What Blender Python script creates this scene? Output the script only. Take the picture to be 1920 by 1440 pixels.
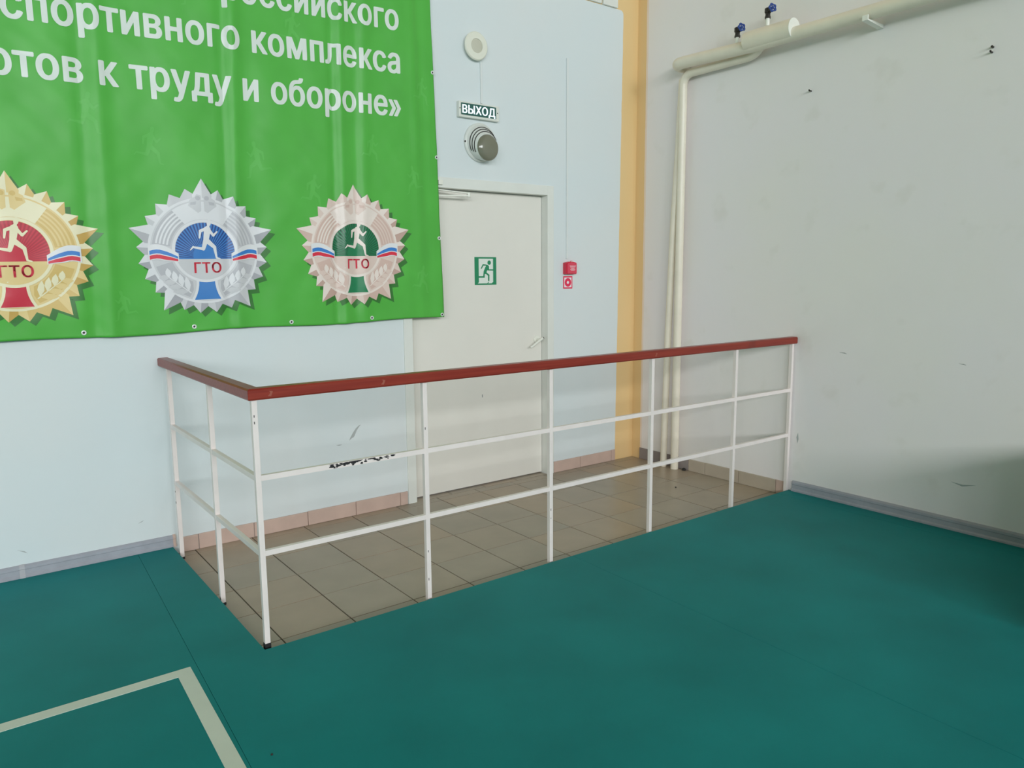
import bpy, bmesh, math, random
from mathutils import Vector, Matrix, noise
from mathutils.geometry import delaunay_2d_cdt

random.seed(7)
SC = bpy.context.scene
COL = SC.collection
for _o in list(bpy.data.objects):
    bpy.data.objects.remove(_o)

# ------------------------------------------------------------------ camera
F_PX = 1416.74
CAM = Vector((-4.358, -4.164, 1.457))
YAW, PITCH, ROLL = 0.648, -0.144, -0.008
_f = Vector((math.sin(YAW)*math.cos(PITCH), math.cos(YAW)*math.cos(PITCH), math.sin(PITCH)))
_r = Vector((math.cos(YAW), -math.sin(YAW), 0)); _u = _r.cross(_f)
_r2 = math.cos(ROLL)*_r + math.sin(ROLL)*_u; _u2 = -math.sin(ROLL)*_r + math.cos(ROLL)*_u
cd = bpy.data.cameras.new('camera'); cam = bpy.data.objects.new('camera', cd); COL.objects.link(cam)
cam.matrix_world = Matrix(((_r2.x, _u2.x, -_f.x, CAM.x), (_r2.y, _u2.y, -_f.y, CAM.y), (_r2.z, _u2.z, -_f.z, CAM.z), (0, 0, 0, 1)))
cd.sensor_width = 36; cd.lens = F_PX/1920*36; cd.clip_start = 0.05
SC.camera = cam

# ------------------------------------------------------------------ world, light, exposure
ROOM_L, ROOM_F, ROOM_H = -30.0, -18.0, 7.2          # left wall X, front wall Y, ceiling Z
WINDOWS = [(-28.6, -24.2), (-22.9, -18.5), (-17.2, -12.8), (-11.5, -7.1), (-5.8, -1.4)]
WIN_Z0, WIN_Z1 = 3.6, 6.4
wd = bpy.data.worlds.new('sky'); SC.world = wd; wd.use_nodes = True
wd.node_tree.nodes['Background'].inputs[0].default_value = (0.72, 0.82, 1, 1)
wd.node_tree.nodes['Background'].inputs[1].default_value = 0.6
for i, (a, b) in enumerate(WINDOWS):                 # daylight entering through the high windows behind the camera
    ld = bpy.data.lights.new('window_daylight', 'AREA'); ld.shape = 'RECTANGLE'
    ld.size = b-a; ld.size_y = WIN_Z1-WIN_Z0; ld.energy = 675; ld.color = (0.96, 0.985, 1.0)
    lo = bpy.data.objects.new('window_daylight', ld); COL.objects.link(lo)
    lo.location = ((a+b)/2, ROOM_F+0.06, (WIN_Z0+WIN_Z1)/2); lo.rotation_euler = (math.radians(90), 0, 0)
vs = SC.view_settings
vs.view_transform = 'Standard'; vs.look = 'None'; vs.gamma = 1; vs.use_curve_mapping = False
vs.exposure = 0.0

# ------------------------------------------------------------------ materials
def lin(c):
    c /= 255.0
    return c/12.92 if c <= 0.04045 else ((c+0.055)/1.055)**2.4
def A(r, g, b, k=1.25):                              # photo colour -> surface albedo
    return tuple(min(0.9, lin(x)*k) for x in (r, g, b))
MATS = {}
def mat(name, rgb, rough=0.6, spec=0.4, var=0.0, vscale=3.0, bump=0.0, bscale=200, emit=0, metal=0, coat=0):
    if name in MATS: return MATS[name]
    m = bpy.data.materials.new(name); m.use_nodes = True; MATS[name] = m
    nt = m.node_tree; b = nt.nodes['Principled BSDF']
    b.inputs['Base Color'].default_value = (*rgb, 1); b.inputs['Roughness'].default_value = rough
    b.inputs['Specular IOR Level'].default_value = spec; b.inputs['Metallic'].default_value = metal
    if coat: b.inputs['Coat Weight'].default_value = coat
    if emit:
        b.inputs['Emission Color'].default_value = (*rgb, 1); b.inputs['Emission Strength'].default_value = emit
    tc = nt.nodes.new('ShaderNodeTexCoord')
    if var:
        n = nt.nodes.new('ShaderNodeTexNoise'); n.inputs['Scale'].default_value = vscale; n.inputs['Detail'].default_value = 6
        nt.links.new(tc.outputs['Object'], n.inputs['Vector'])
        r = nt.nodes.new('ShaderNodeMapRange'); r.inputs[1].default_value = 0.3; r.inputs[2].default_value = 0.7
        r.inputs[3].default_value = 1-var; r.inputs[4].default_value = 1+var
        nt.links.new(n.outputs[0], r.inputs[0])
        mx = nt.nodes.new('ShaderNodeVectorMath'); mx.operation = 'SCALE'; mx.inputs[0].default_value = rgb
        nt.links.new(r.outputs[0], mx.inputs['Scale']); nt.links.new(mx.outputs[0], b.inputs['Base Color'])
    if bump:
        n2 = nt.nodes.new('ShaderNodeTexNoise'); n2.inputs['Scale'].default_value = bscale; n2.inputs['Detail'].default_value = 4
        nt.links.new(tc.outputs['Object'], n2.inputs['Vector'])
        bp = nt.nodes.new('ShaderNodeBump'); bp.inputs['Strength'].default_value = bump; bp.inputs['Distance'].default_value = 0.002
        nt.links.new(n2.outputs[0], bp.inputs['Height']); nt.links.new(bp.outputs[0], b.inputs['Normal'])
    return m

def N(nt, kind, **kw):
    n = nt.nodes.new(kind)
    for k, v in kw.items(): setattr(n, k, v)
    return n
def math_node(nt, op, a, b=None):
    n = N(nt, 'ShaderNodeMath', operation=op)
    for i, v in enumerate((a, b)):
        if v is None: continue
        if isinstance(v, (int, float)): n.inputs[i].default_value = v
        else: nt.links.new(v, n.inputs[i])
    return n.outputs[0]
def mixc(nt, fac, a, b):
    n = N(nt, 'ShaderNodeMix', data_type='RGBA')
    if isinstance(fac, (int, float)): n.inputs[0].default_value = fac
    else: nt.links.new(fac, n.inputs[0])
    for i, v in ((6, a), (7, b)):
        if isinstance(v, tuple): n.inputs[i].default_value = (*v, 1)
        else: nt.links.new(v, n.inputs[i])
    return n.outputs[2]
def noisy(nt, vec, scale, detail=5):
    n = N(nt, 'ShaderNodeTexNoise'); n.inputs['Scale'].default_value = scale; n.inputs['Detail'].default_value = detail
    nt.links.new(vec, n.inputs['Vector']); return n.outputs[0]
def maprange(nt, v, a, b, c, d):
    n = N(nt, 'ShaderNodeMapRange'); nt.links.new(v, n.inputs[0])
    for i, x in enumerate((a, b, c, d)): n.inputs[i+1].default_value = x
    return n.outputs[0]

BEIGE = A(216, 186, 136)
def wall_back_material():
    m = bpy.data.materials.new('painted_wall_blue_beige'); m.use_nodes = True; nt = m.node_tree
    b = nt.nodes['Principled BSDF']; b.inputs['Roughness'].default_value = 0.55; b.inputs['Specular IOR Level'].default_value = 0.35
    tc = N(nt, 'ShaderNodeTexCoord'); sp = N(nt, 'ShaderNodeSeparateXYZ'); nt.links.new(tc.outputs['Object'], sp.inputs[0])
    x, z = sp.outputs[0], sp.outputs[2]
    # rounded corner of the blue paint field: right edge leans slightly, top edge level
    ex = math_node(nt, 'ADD', math_node(nt, 'SUBTRACT', x, math_node(nt, 'MULTIPLY', z, 0.0113)), 0.193)
    ez = math_node(nt, 'SUBTRACT', z, 3.357)
    wob = math_node(nt, 'MULTIPLY', math_node(nt, 'SUBTRACT', noisy(nt, tc.outputs['Object'], 9), 0.5), 0.008)
    ax = math_node(nt, 'MAXIMUM', math_node(nt, 'ADD', ex, 0.03), 0); az = math_node(nt, 'MAXIMUM', math_node(nt, 'ADD', ez, 0.03), 0)
    d = math_node(nt, 'SQRT', math_node(nt, 'ADD', math_node(nt, 'MULTIPLY', ax, ax), math_node(nt, 'MULTIPLY', az, az)))
    out = math_node(nt, 'GREATER_THAN', math_node(nt, 'ADD', d, wob), 0.03)
    v = maprange(nt, noisy(nt, tc.outputs['Object'], 1.3), 0.3, 0.7, 0.0, 1.0)
    blue = mixc(nt, v, A(199, 208, 210), A(203, 208, 208))
    beige = mixc(nt, v, BEIGE, A(210, 180, 128))
    nt.links.new(mixc(nt, out, blue, beige), b.inputs['Base Color'])
    bp = N(nt, 'ShaderNodeBump'); bp.inputs['Strength'].default_value = 0.25; bp.inputs['Distance'].default_value = 0.004
    nt.links.new(noisy(nt, tc.outputs['Object'], 14, 6), bp.inputs['Height']); nt.links.new(bp.outputs[0], b.inputs['Normal'])
    return m
def wall_right_material():
    m = bpy.data.materials.new('painted_wall_white_beige'); m.use_nodes = True; nt = m.node_tree
    b = nt.nodes['Principled BSDF']; b.inputs['Roughness'].default_value = 0.6; b.inputs['Specular IOR Level'].default_value = 0.35
    tc = N(nt, 'ShaderNodeTexCoord'); sp = N(nt, 'ShaderNodeSeparateXYZ'); nt.links.new(tc.outputs['Object'], sp.inputs[0])
    y = sp.outputs[1]
    wob = math_node(nt, 'MULTIPLY', math_node(nt, 'SUBTRACT', noisy(nt, tc.outputs['Object'], 8), 0.5), 0.012)
    yy = math_node(nt, 'ADD', y, wob)
    v = maprange(nt, noisy(nt, tc.outputs['Object'], 1.1), 0.35, 0.65, 0.0, 1.0)
    dirt = maprange(nt, noisy(nt, tc.outputs['Object'], 4.5, 8), 0.60, 0.74, 0.0, 0.3)
    white = mixc(nt, v, A(228, 216, 217), A(230, 217, 213))
    white = mixc(nt, dirt, white, A(200, 196, 188))
    pink = mixc(nt, math_node(nt, 'GREATER_THAN', yy, -0.105), white, A(222, 205, 192))
    nt.links.new(mixc(nt, math_node(nt, 'GREATER_THAN', yy, -0.088), pink, BEIGE), b.inputs['Base Color'])
    bp = N(nt, 'ShaderNodeBump'); bp.inputs['Strength'].default_value = 0.35; bp.inputs['Distance'].default_value = 0.006
    nt.links.new(noisy(nt, tc.outputs['Object'], 7, 6), bp.inputs['Height']); nt.links.new(bp.outputs[0], b.inputs['Normal'])
    return m

M_BACK, M_RIGHT = wall_back_material(), wall_right_material()
M_CEIL = mat('ceiling_white', (0.22, 0.22, 0.215), 0.8, 0.2, 0.03)
M_SIDE = mat('side_wall_paint', (0.32, 0.33, 0.32), 0.6, 0.3, 0.03)
M_TEAL = mat('teal_sports_vinyl', (0.007, 0.225, 0.226), 0.5, 0.10, 0.10, 2.2, 0.12, 260)
M_SUB = mat('floor_dark_edge', (0.03, 0.05, 0.045), 0.8)
M_LINE = mat('court_paint', (0.68, 0.74, 0.65), 0.5, 0.4, 0.05, 5)
TILES = [mat('floor_tile_taupe', (0.405, 0.338, 0.255), 0.33, 0.35, 0.06, 6), mat('floor_tile_greige', (0.385, 0.330, 0.255), 0.33, 0.35, 0.06, 6),
         mat('floor_tile_warm', (0.425, 0.338, 0.245), 0.33, 0.35, 0.06, 6)]
M_GROUT = mat('dark_grout', (0.10, 0.085, 0.065), 0.9, 0.2)
M_SKIRT = mat('pinkish_skirting_tile', A(186, 162, 150), 0.4, 0.45, 0.06, 9)
M_SKIRT2 = mat('brown_skirting_tile', A(170, 158, 142), 0.4, 0.45, 0.06, 9)
M_SKIRTG = mat('grey_skirting_tile', A(132, 124, 122), 0.45, 0.45, 0.05, 9)
M_PVC = mat('grey_pvc_baseboard', A(150, 152, 160), 0.4, 0.45, 0.06, 20)
M_PVC_D = mat('grey_pvc_joint', A(168, 168, 172), 0.4, 0.45)
M_DOOR = mat('door_cream_white', A(211, 208, 200), 0.35, 0.45, 0.015, 3)
M_FRAME = mat('door_frame_cream', A(208, 210, 204), 0.4, 0.45, 0.02, 6)
M_HANDLE = mat('handle_white', A(214, 214, 204), 0.3, 0.5)
M_DARK = mat('dark_recess', (0.03, 0.028, 0.025), 0.7)
M_RAILW = mat('white_enamel_steel', A(219, 209, 205), 0.35, 0.5, 0.03, 12)
M_CHIP = mat('chipped_black', (0.02, 0.02, 0.022), 0.6)
M_PIPE = mat('pipe_cream_paint', A(217, 209, 192), 0.35, 0.5, 0.04, 9)
M_PIPEW = mat('pipe_white_paint', A(222, 222, 212), 0.4, 0.45)
M_VALVE = mat('valve_dark_iron', (0.045, 0.04, 0.035), 0.5, 0.5, metal=0.4)
M_BLUEW = mat('valve_blue_wheel', (0.03, 0.07, 0.28), 0.4, 0.5)

def wood_material():
    m = bpy.data.materials.new('red_brown_varnished_wood'); m.use_nodes = True; nt = m.node_tree
    b = nt.nodes['Principled BSDF']; b.inputs['Roughness'].default_value = 0.33; b.inputs['Specular IOR Level'].default_value = 0.32
    tc = N(nt, 'ShaderNodeTexCoord'); mp = N(nt, 'ShaderNodeMapping'); mp.inputs['Scale'].default_value = (1.5, 40, 40)
    nt.links.new(tc.outputs['Object'], mp.inputs[0])
    g = maprange(nt, noisy(nt, mp.outputs[0], 2.0, 6), 0.3, 0.7, 0.0, 1.0)
    c = mixc(nt, g, (0.23, 0.026, 0.017), (0.32, 0.045, 0.027))
    knot = maprange(nt, noisy(nt, tc.outputs['Object'], 3.2, 2), 0.66, 0.74, 0.0, 0.8)
    c = mixc(nt, knot, c, (0.12, 0.022, 0.016))
    nt.links.new(c, b.inputs['Base Color']); return m
M_WOOD = wood_material()

# ------------------------------------------------------------------ builders
class MB:
    def __init__(s): s.bm = bmesh.new(); s.mi = 0
    def box(s, x0, x1, y0, y1, z0, z1, bev=0):
        n0 = len(s.bm.faces)
        vs_ = [s.bm.verts.new((x, y, z)) for x in (x0, x1) for y in (y0, y1) for z in (z0, z1)]
        fs = [s.bm.faces.new([vs_[i] for i in q]) for q in ((0, 1, 3, 2), (4, 6, 7, 5), (0, 4, 5, 1), (2, 3, 7, 6), (0, 2, 6, 4), (1, 5, 7, 3))]
        for f in fs: f.material_index = s.mi
        if bev:
            es = list({e for f in fs for e in f.edges})
            r = bmesh.ops.bevel(s.bm, geom=es, offset=bev, segments=2, affect='EDGES', profile=0.6)
            for f in r['faces']: f.material_index = s.mi
        return s
    def tube(s, pts, r, seg=16, cap=True):
        pts = [Vector(p) for p in pts]; rs = r if isinstance(r, (list, tuple)) else [r]*len(pts)
        rings = []; prev = None
        for i, p in enumerate(pts):
            t = (pts[min(i+1, len(pts)-1)]-pts[max(i-1, 0)]).normalized()
            if prev is None:
                a = Vector((0, 0, 1)) if abs(t.z) < 0.9 else Vector((1, 0, 0)); n = t.cross(a).normalized()
            else:
                n = (prev - t*prev.dot(t)).normalized()
            prev = n; bn = t.cross(n)
            rings.append([s.bm.verts.new(p + rs[i]*(math.cos(2*math.pi*k/seg)*n + math.sin(2*math.pi*k/seg)*bn)) for k in range(seg)])
        for a, b in zip(rings, rings[1:]):
            for k in range(seg):
                f = s.bm.faces.new((a[k], a[(k+1) % seg], b[(k+1) % seg], b[k])); f.smooth = True; f.material_index = s.mi
        if cap:
            for rg in (rings[0][::-1], rings[-1]):
                f = s.bm.faces.new(rg); f.material_index = s.mi
        return s
    def lathe(s, c, axis, prof, seg=32, a0=0, a1=2*math.pi):
        """prof: list of (distance along axis, radius)"""
        c = Vector(c); ax = Vector(axis).normalized()
        t = Vector((1, 0, 0)) if abs(ax.x) < 0.9 else Vector((0, 1, 0)); n = (t - ax*t.dot(ax)).normalized(); b = ax.cross(n)
        full = abs(a1-a0-2*math.pi) < 1e-6; cnt = seg if full else seg+1
        rings = []
        for d, r in prof:
            rings.append([s.bm.verts.new(c + ax*d + max(r, 1e-5)*(math.cos(a0+(a1-a0)*k/seg)*n + math.sin(a0+(a1-a0)*k/seg)*b)) for k in range(cnt)])
        for p, q in zip(rings, rings[1:]):
            for k in range(seg):
                k2 = (k+1) % cnt
                f = s.bm.faces.new((p[k], p[k2], q[k2], q[k])); f.smooth = True; f.material_index = s.mi
        return s
    def prism(s, pts, thick):
        """pts: 3D polygon, extruded by vector thick"""
        t = Vector(thick); a = [s.bm.verts.new(p) for p in pts]; b = [s.bm.verts.new(Vector(p)+t) for p in pts]
        fs = [s.bm.faces.new(a[::-1]), s.bm.faces.new(b)]
        n = len(pts)
        for k in range(n): fs.append(s.bm.faces.new((a[k], a[(k+1) % n], b[(k+1) % n], b[k])))
        for f in fs: f.material_index = s.mi
        return s
    def build(s, name, mats, parent=None, loc=None, sharp=True):
        bmesh.ops.recalc_face_normals(s.bm, faces=s.bm.faces)
        me = bpy.data.meshes.new(name); s.bm.to_mesh(me); s.bm.free()
        for m in (mats if isinstance(mats, (list, tuple)) else [mats]): me.materials.append(m)
        if sharp and any(p.use_smooth for p in me.polygons):
            try: me.set_sharp_from_angle(angle=math.radians(40))
            except Exception: pass
        o = bpy.data.objects.new(name, me); COL.objects.link(o)
        if parent: o.parent = parent
        if loc:
            me.transform(Matrix.Translation(-Vector(loc))); o.location = Vector(loc)-(Vector(parent.location) if parent else Vector())
        elif parent:
            o.matrix_parent_inverse = Matrix.Translation(-Vector(parent.location))
        return o
def empty(name, loc):
    o = bpy.data.objects.new(name, None); o.empty_display_size = 0.1; COL.objects.link(o); o.location = loc; return o
def tag(o, label=None, cat=None, group=None, kind=None):
    if label: o['label'] = label
    if cat: o['category'] = cat
    if group: o['group'] = group
    if kind: o['kind'] = kind
    return o
def struct(o, label, cat): return tag(o, label, cat, kind='structure')

TZ = 0.042                                            # sports vinyl stands proud of the tiled landing
LX, LY = -3.478, -1.42                                # landing: left and front edge

# ------------------------------------------------------------------ large structure
DX0, DX1, DZ, DREC = -1.991, -0.887, 2.002, 0.06      # door opening and leaf recess
w = MB(); w.box(ROOM_L, DX0-0.02, 0, 0.3, -0.1, ROOM_H); w.box(DX1+0.02, 0.3, 0, 0.3, -0.1, ROOM_H); w.box(DX0-0.02, DX1+0.02, 0, 0.3, DZ+0.02, ROOM_H)
wall_back = struct(w.build('wall_back', M_BACK), 'pale blue painted wall with the door, beige strip at the corner', 'wall')
wall_right = struct(MB().box(0, 0.3, ROOM_F, 0, -0.1, ROOM_H).build('wall_right', M_RIGHT), 'dirty white plaster wall carrying the pipes', 'wall')
struct(MB().box(ROOM_L-0.3, ROOM_L, ROOM_F-0.3, 0.3, -0.1, ROOM_H).build('wall_left', M_SIDE), 'pale painted side wall far left out of frame', 'wall')
w = MB(); w.box(ROOM_L, 0.3, ROOM_F-0.3, ROOM_F, -0.1, WIN_Z0); w.box(ROOM_L, 0.3, ROOM_F-0.3, ROOM_F, WIN_Z1, ROOM_H)
xs = [ROOM_L]+[v for p in WINDOWS for v in p]+[0.3]
for a, b in zip(xs[0::2], xs[1::2]): w.box(a, b, ROOM_F-0.3, ROOM_F, WIN_Z0, WIN_Z1)
struct(w.build('wall_front', M_SIDE), 'pale painted wall with high windows behind the camera', 'wall')
struct(MB().box(ROOM_L-0.3, 0.3, ROOM_F-0.3, 0.3, ROOM_H, ROOM_H+0.2).build('ceiling', M_CEIL), 'white gym ceiling high above', 'ceiling')
for i, (a, b) in enumerate(WINDOWS):
    f = MB(); y0, y1 = ROOM_F-0.12, ROOM_F-0.05
    for x0 in (a, (a+b)/2-0.03, b-0.06): f.box(x0, x0+0.06, y0, y1, WIN_Z0, WIN_Z1)
    for z0 in (WIN_Z0, WIN_Z0+1.4, WIN_Z1-0.06): f.box(a+0.06, b-0.06, y0+0.005, y1-0.005, z0, z0+0.06)
    wo = struct(f.build('window_%d' % (i+1), M_FRAME), 'tall white framed gym window behind the camera, number %s from the left wall' % ['one', 'two', 'three', 'four', 'five'][i], 'window')
    MB().box(a, b, y0-0.02, y0-0.014, WIN_Z0, WIN_Z1).build('pane', mat('window_glass_pane', (0.7, 0.78, 0.82), 0.1, 0.5), wo)

# teal sports floor: rolls with seams, notch for the tiled landing
floor = struct(MB().box(ROOM_L, LX, ROOM_F, 0, -0.1, TZ-0.006).box(LX, 0, ROOM_F, LY, -0.1, TZ-0.006).build('floor', M_SUB), 'teal vinyl sports floor of the gym hall', 'floor')
def seam_a(y): return -3.648+0.050*y
def seam_b(y): return -1.872+0.0224*y
def strip(pts):
    m = MB(); m.prism([(x, y, TZ-0.006) for x, y in pts], (0, 0, 0.006)); return m.build('vinyl_roll', M_TEAL, floor)
G = 0.0007
YF = ROOM_F+0.001
strip([(seam_a(0)+G, -0.002), (LX, -0.002), (LX, LY), (seam_b(LY)-G, LY), (seam_b(YF)-G, YF), (seam_a(YF)+G, YF)])
strip([(seam_b(LY)+G, LY), (-0.142-G, LY), (-0.142-G, YF), (seam_b(YF)+G, YF)])
strip([(-0.142+G, LY), (-0.001, LY), (-0.001, YF), (-0.142+G, YF)])
strip([(seam_a(0)-1.79, -0.002), (seam_a(0)-G, -0.002), (seam_a(YF)-G, YF), (seam_a(YF)-1.79, YF)])
for k in range(1, 16):
    strip([(max(seam_a(0)-1.79*(k+1), ROOM_L+0.001), -0.002), (seam_a(0)-1.79*k-2*G, -0.002), (seam_a(YF)-1.79*k-2*G, YF), (max(seam_a(YF)-1.79*(k+1), ROOM_L+0.001), YF)]) if seam_a(YF)-1.79*k > ROOM_L+0.1 else None
# painted court corner
ox = lambda y: -3.739+0.0353*(y+1.378)
ix = lambda y: -3.793+0.0340*(y+1.430)
cl = MB(); cl.prism([(-7.5, -1.383, TZ), (-7.5, -1.438, TZ), (ix(-1.43), -1.430, TZ), (ix(-7), -7, TZ), (ox(-7), -7, TZ), (ox(-1.378), -1.378, TZ)], (0, 0, 0.0012))
tag(cl.build('court_line', M_LINE, floor), 'faded white painted court corner line')

# tiled landing inside the railing
land = struct(MB().box(LX, 0, LY, 0, -0.1, -0.0035).box(DX0, DX1, 0, 0.12, -0.1, -0.0035).build('floor_landing', M_GROUT), 'taupe ceramic tiled landing in front of the door, inside the railing', 'floor')
TS, GW = 0.305, 0.0028
cx = [LX+0.001]+[-3.367+TS*i for i in range(0, 11)]+[-0.001]
ry = [LY+0.001]+[-1.295+TS*j for j in range(0, 5)]+[-0.001]
for i in range(len(cx)-1):
    for j in range(len(ry)-1):
        x0, x1, y0, y1 = cx[i]+GW, cx[i+1]-GW, ry[j]+GW, ry[j+1]-GW
        dz = random.uniform(-0.0006, 0.0006)
        MB().box(x0, x1, y0, y1, -0.0035, dz).build('tile', random.choice(TILES), land)
for i in range(4):                                    # threshold row under the door
    a = DX0+0.002+i*(DX1-DX0)/4; b = a+(DX1-DX0)/4-0.005
    MB().box(a, b, 0.003, 0.11, -0.0035, 0).build('tile', TILES[i % 3], land)

# skirting tiles
def skirting(n, label, pieces, mats, axis):
    base = empty('trim_%d' % n, (pieces[0][0], 0, 0) if axis == 'x' else (0, pieces[0][0], 0))
    struct(base, label, 'skirting')
    for k, (a, b, h) in enumerate(pieces):
        lo, hi = min(a, b)+0.0015, max(a, b)-0.0015
        m = MB()
        if axis == 'x': m.box(lo, hi, -0.011, -0.0005, 0.0008, h, 0.0025)
        else: m.box(-0.011, -0.0005, lo, hi, 0.0008, h, 0.0025)
        m.build('skirting_tile', mats[k], base)
skirting(1, 'pinkish tile skirting along the blue wall left of the door', [(-3.44, -3.345, .083), (-3.345, -3.045, .084), (-3.045, -2.728, .083), (-2.728, -2.42, .085), (-2.42, -2.112, .086), (-2.112, -2.057, .085)], [M_SKIRT]*6, 'x')
skirting(2, 'pinkish tile skirting between the door and the beige strip', [(-0.832, -0.567, .084), (-0.567, -0.24, .084), (-0.24, -0.196, .085)], [M_SKIRT]*3, 'x')
skirting(3, 'grey and brown tile skirting under the pipes on the white wall', [(-0.09, -0.36, .088), (-0.36, -0.585, .088), (-0.585, -0.738, .088), (-0.738, -1.029, .09), (-1.029, -1.324, .09), (-1.324, -1.40, .09)], [M_SKIRTG, M_SKIRTG, M_SKIRT2, M_SKIRT2, M_SKIRT2, M_SKIRT], 'y')

# grey PVC baseboards on the sports floor
def base_profile(t=0.016, h=0.062):
    return [(0, 0), (t, 0), (t, 0.010), (t*0.62, 0.018), (t*0.62, h*0.62), (t*0.75, h*0.68), (t*0.70, h*0.86), (t*0.2, h), (0, h)]
m = MB(); m.prism([(ROOM_L+0.01, -0.0005-a, TZ+0.0005+b) for a, b in base_profile()], (-3.462-ROOM_L-0.01, 0, 0))
bb = struct(m.build('baseboard_back', M_PVC), 'grey plastic baseboard along the blue wall left of the railing', 'baseboard')
m = MB(); m.prism([(-4.160, -0.0005-a*1.12, TZ+0.0005+b*1.03) for a, b in base_profile()], (0.022, 0, 0)); m.build('joint_cover', M_PVC_D, bb)
m = MB(); m.prism([(-3.474, -0.0005-a*1.12, TZ+0.0005+b*1.03) for a, b in base_profile()], (0.014, 0, 0)); m.build('end_cap', M_SKIRT, bb)
m = MB(); m.prism([(-0.0005-a, -1.445, TZ+0.0005+b) for a, b in base_profile(0.02, 0.068)], (0, ROOM_F+1.46, 0))
bb2 = struct(m.build('baseboard_right', M_PVC), 'grey plastic baseboard along the white wall beside the sports floor', 'baseboard')
m = MB(); m.prism([(-0.0005-a*1.05, -1.588, TZ+0.0005+b*1.01) for a, b in base_profile(0.02, 0.068)], (0, -0.012, 0)); m.build('joint_cover', M_PVC, bb2)

# white lintel blocks above the blue field
lb = MB().box(-2.6, -0.388, -0.016, -0.0005, 3.36, 3.75, 0.003).build('trim_4', M_FRAME); struct(lb, 'white lintel strip at the top edge above the alarm conduit', 'trim')
lb2 = MB().box(-0.374, -0.229, -0.018, -0.0005, 3.358, 3.75, 0.003).build('trim_5', M_FRAME); struct(lb2, 'short white lintel block beside the beige strip', 'trim')

# scuffs and chips in the wall paint
def decal(name, pts, axis, parent, material, off=0.0006):
    m = MB()
    if axis == 'y': m.prism([(x, -0.0001, z) for x, z in pts], (0, -off, 0))
    else: m.prism([(-0.0001, y, z) for y, z in pts], (-off, 0, 0))
    return m.build(name, material, parent)
M_SCUFF = mat('grey_scuff', A(160, 165, 164), 0.7); M_SMUDGE = mat('dark_smudge', A(125, 130, 128), 0.7)
decal('scuff', [(-2.363, .558), (-2.372, .552), (-2.392, .527), (-2.408, .495), (-2.415, .487), (-2.428, .482), (-2.444, .47), (-2.436, .488), (-2.418, .515), (-2.398, .54), (-2.378, .555)], 'y', wall_back, M_SCUFF)
decal('scuff', [(-2.53, .453), (-2.51, .449), (-2.49, .452), (-2.51, .454)], 'y', wall_back, M_SMUDGE)
decal('scuff', [(-3.632, .20), (-3.605, .212), (-3.615, .205)], 'y', wall_back, M_SMUDGE)
decal('scuff', [(-4.16, .18), (-4.12, .155), (-4.13, .167)], 'y', wall_back, M_SCUFF)
decal('scuff', [(-1.715, .972), (-1.765, .964), (-1.748, .972)], 'x', wall_right, M_SMUDGE)
decal('scuff', [(-2.395, .963), (-2.435, .956), (-2.42, .963)], 'x', wall_right, M_SMUDGE)
decal('scuff', [(-1.455, .40), (-1.463, .36), (-1.470, .39), (-1.464, .43)], 'x', wall_right, M_SCUFF)
decal('scuff', [(-2.40, .31), (-2.46, .295), (-2.53, .315), (-2.46, .305)], 'x', wall_right, M_SCUFF)

# ------------------------------------------------------------------ door
door = struct(empty('door_1', ((DX0+DX1)/2, 0, 0)), 'cream white emergency exit door in its frame', 'door')
fr = MB()
fr.box(-2.052, DX0, -0.009, 0.12, -0.003, 2.067, 0.002); fr.build('jamb', M_FRAME, door)
MB().box(DX1, -0.832, -0.009, 0.12, -0.003, 2.067, 0.002).build('jamb', M_FRAME, door)
MB().box(DX0, DX1, -0.009, 0.12, DZ, 2.067, 0.002).build('head', M_FRAME, door)
leaf = MB().box(DX0+0.003, DX1-0.003, DREC, 0.11, 0.008, DZ-0.003, 0.002).build('leaf', M_DOOR, door)
MB().box(-1.42, -1.414, DREC-0.0008, DREC, 0.62, 0.64).build('chip', M_SMUDGE, leaf)
# lever handle on a round rose
h = MB(); h.lathe((-0.938, DREC, 0.995), (0, -1, 0), [(0, .027), (.006, .027), (.009, .024), (.009, .0)], 24); rose = h.build('handle_rose', M_HANDLE, door)
h = MB(); h.tube([(-0.938, DREC-0.004, .993), (-0.936, DREC-0.04, .992)], .009, 12)
h.tube([(-0.915, DREC-0.046, 1.003), (-0.935, DREC-0.046, .993), (-0.97, DREC-0.046, .973), (-1.005, DREC-0.045, .951), (-1.02, DREC-0.038, .943)], [.0095, .010, .009, .0085, .008], 12)
h.build('handle_lever', M_HANDLE, door)
MB().lathe((-0.912, DREC-0.046, 1.0045), (0.89, -0.1, 0.45), [(0, .0075), (.004, .0075), (.004, 0)], 12).build('handle_end', M_DARK, door)
# door closer (body behind the banner edge, folded arm)
c = MB().box(-1.985, -1.80, DREC-0.045, DREC-0.001, 1.915, 1.965, 0.004).build('closer_body', M_HANDLE, door)
c = MB(); c.box(-1.785, -1.754, -0.024, -0.0095, 2.018, 2.045, 0.002); c.build('closer_bracket', M_HANDLE, door)
def bar(p, q, wdt, hgt):
    p, q = Vector(p), Vector(q); d = (q-p).normalized(); s_ = d.cross(Vector((0, 0, 1))).normalized(); up = s_.cross(d)
    m_ = MB(); m_.prism([p+s_*wdt/2*a+up*hgt/2*b for a, b in ((-1, -1), (1, -1), (1, 1), (-1, 1))], q-p); return m_
bar((-1.86, 0.012, 1.950), (-1.57, -0.035, 1.958), 0.02, 0.008).build('closer_arm', M_HANDLE, door)
bar((-1.80, 0.0, 1.990), (-1.565, -0.035, 1.974), 0.016, 0.007).build('closer_arm', M_HANDLE, door)
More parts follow.
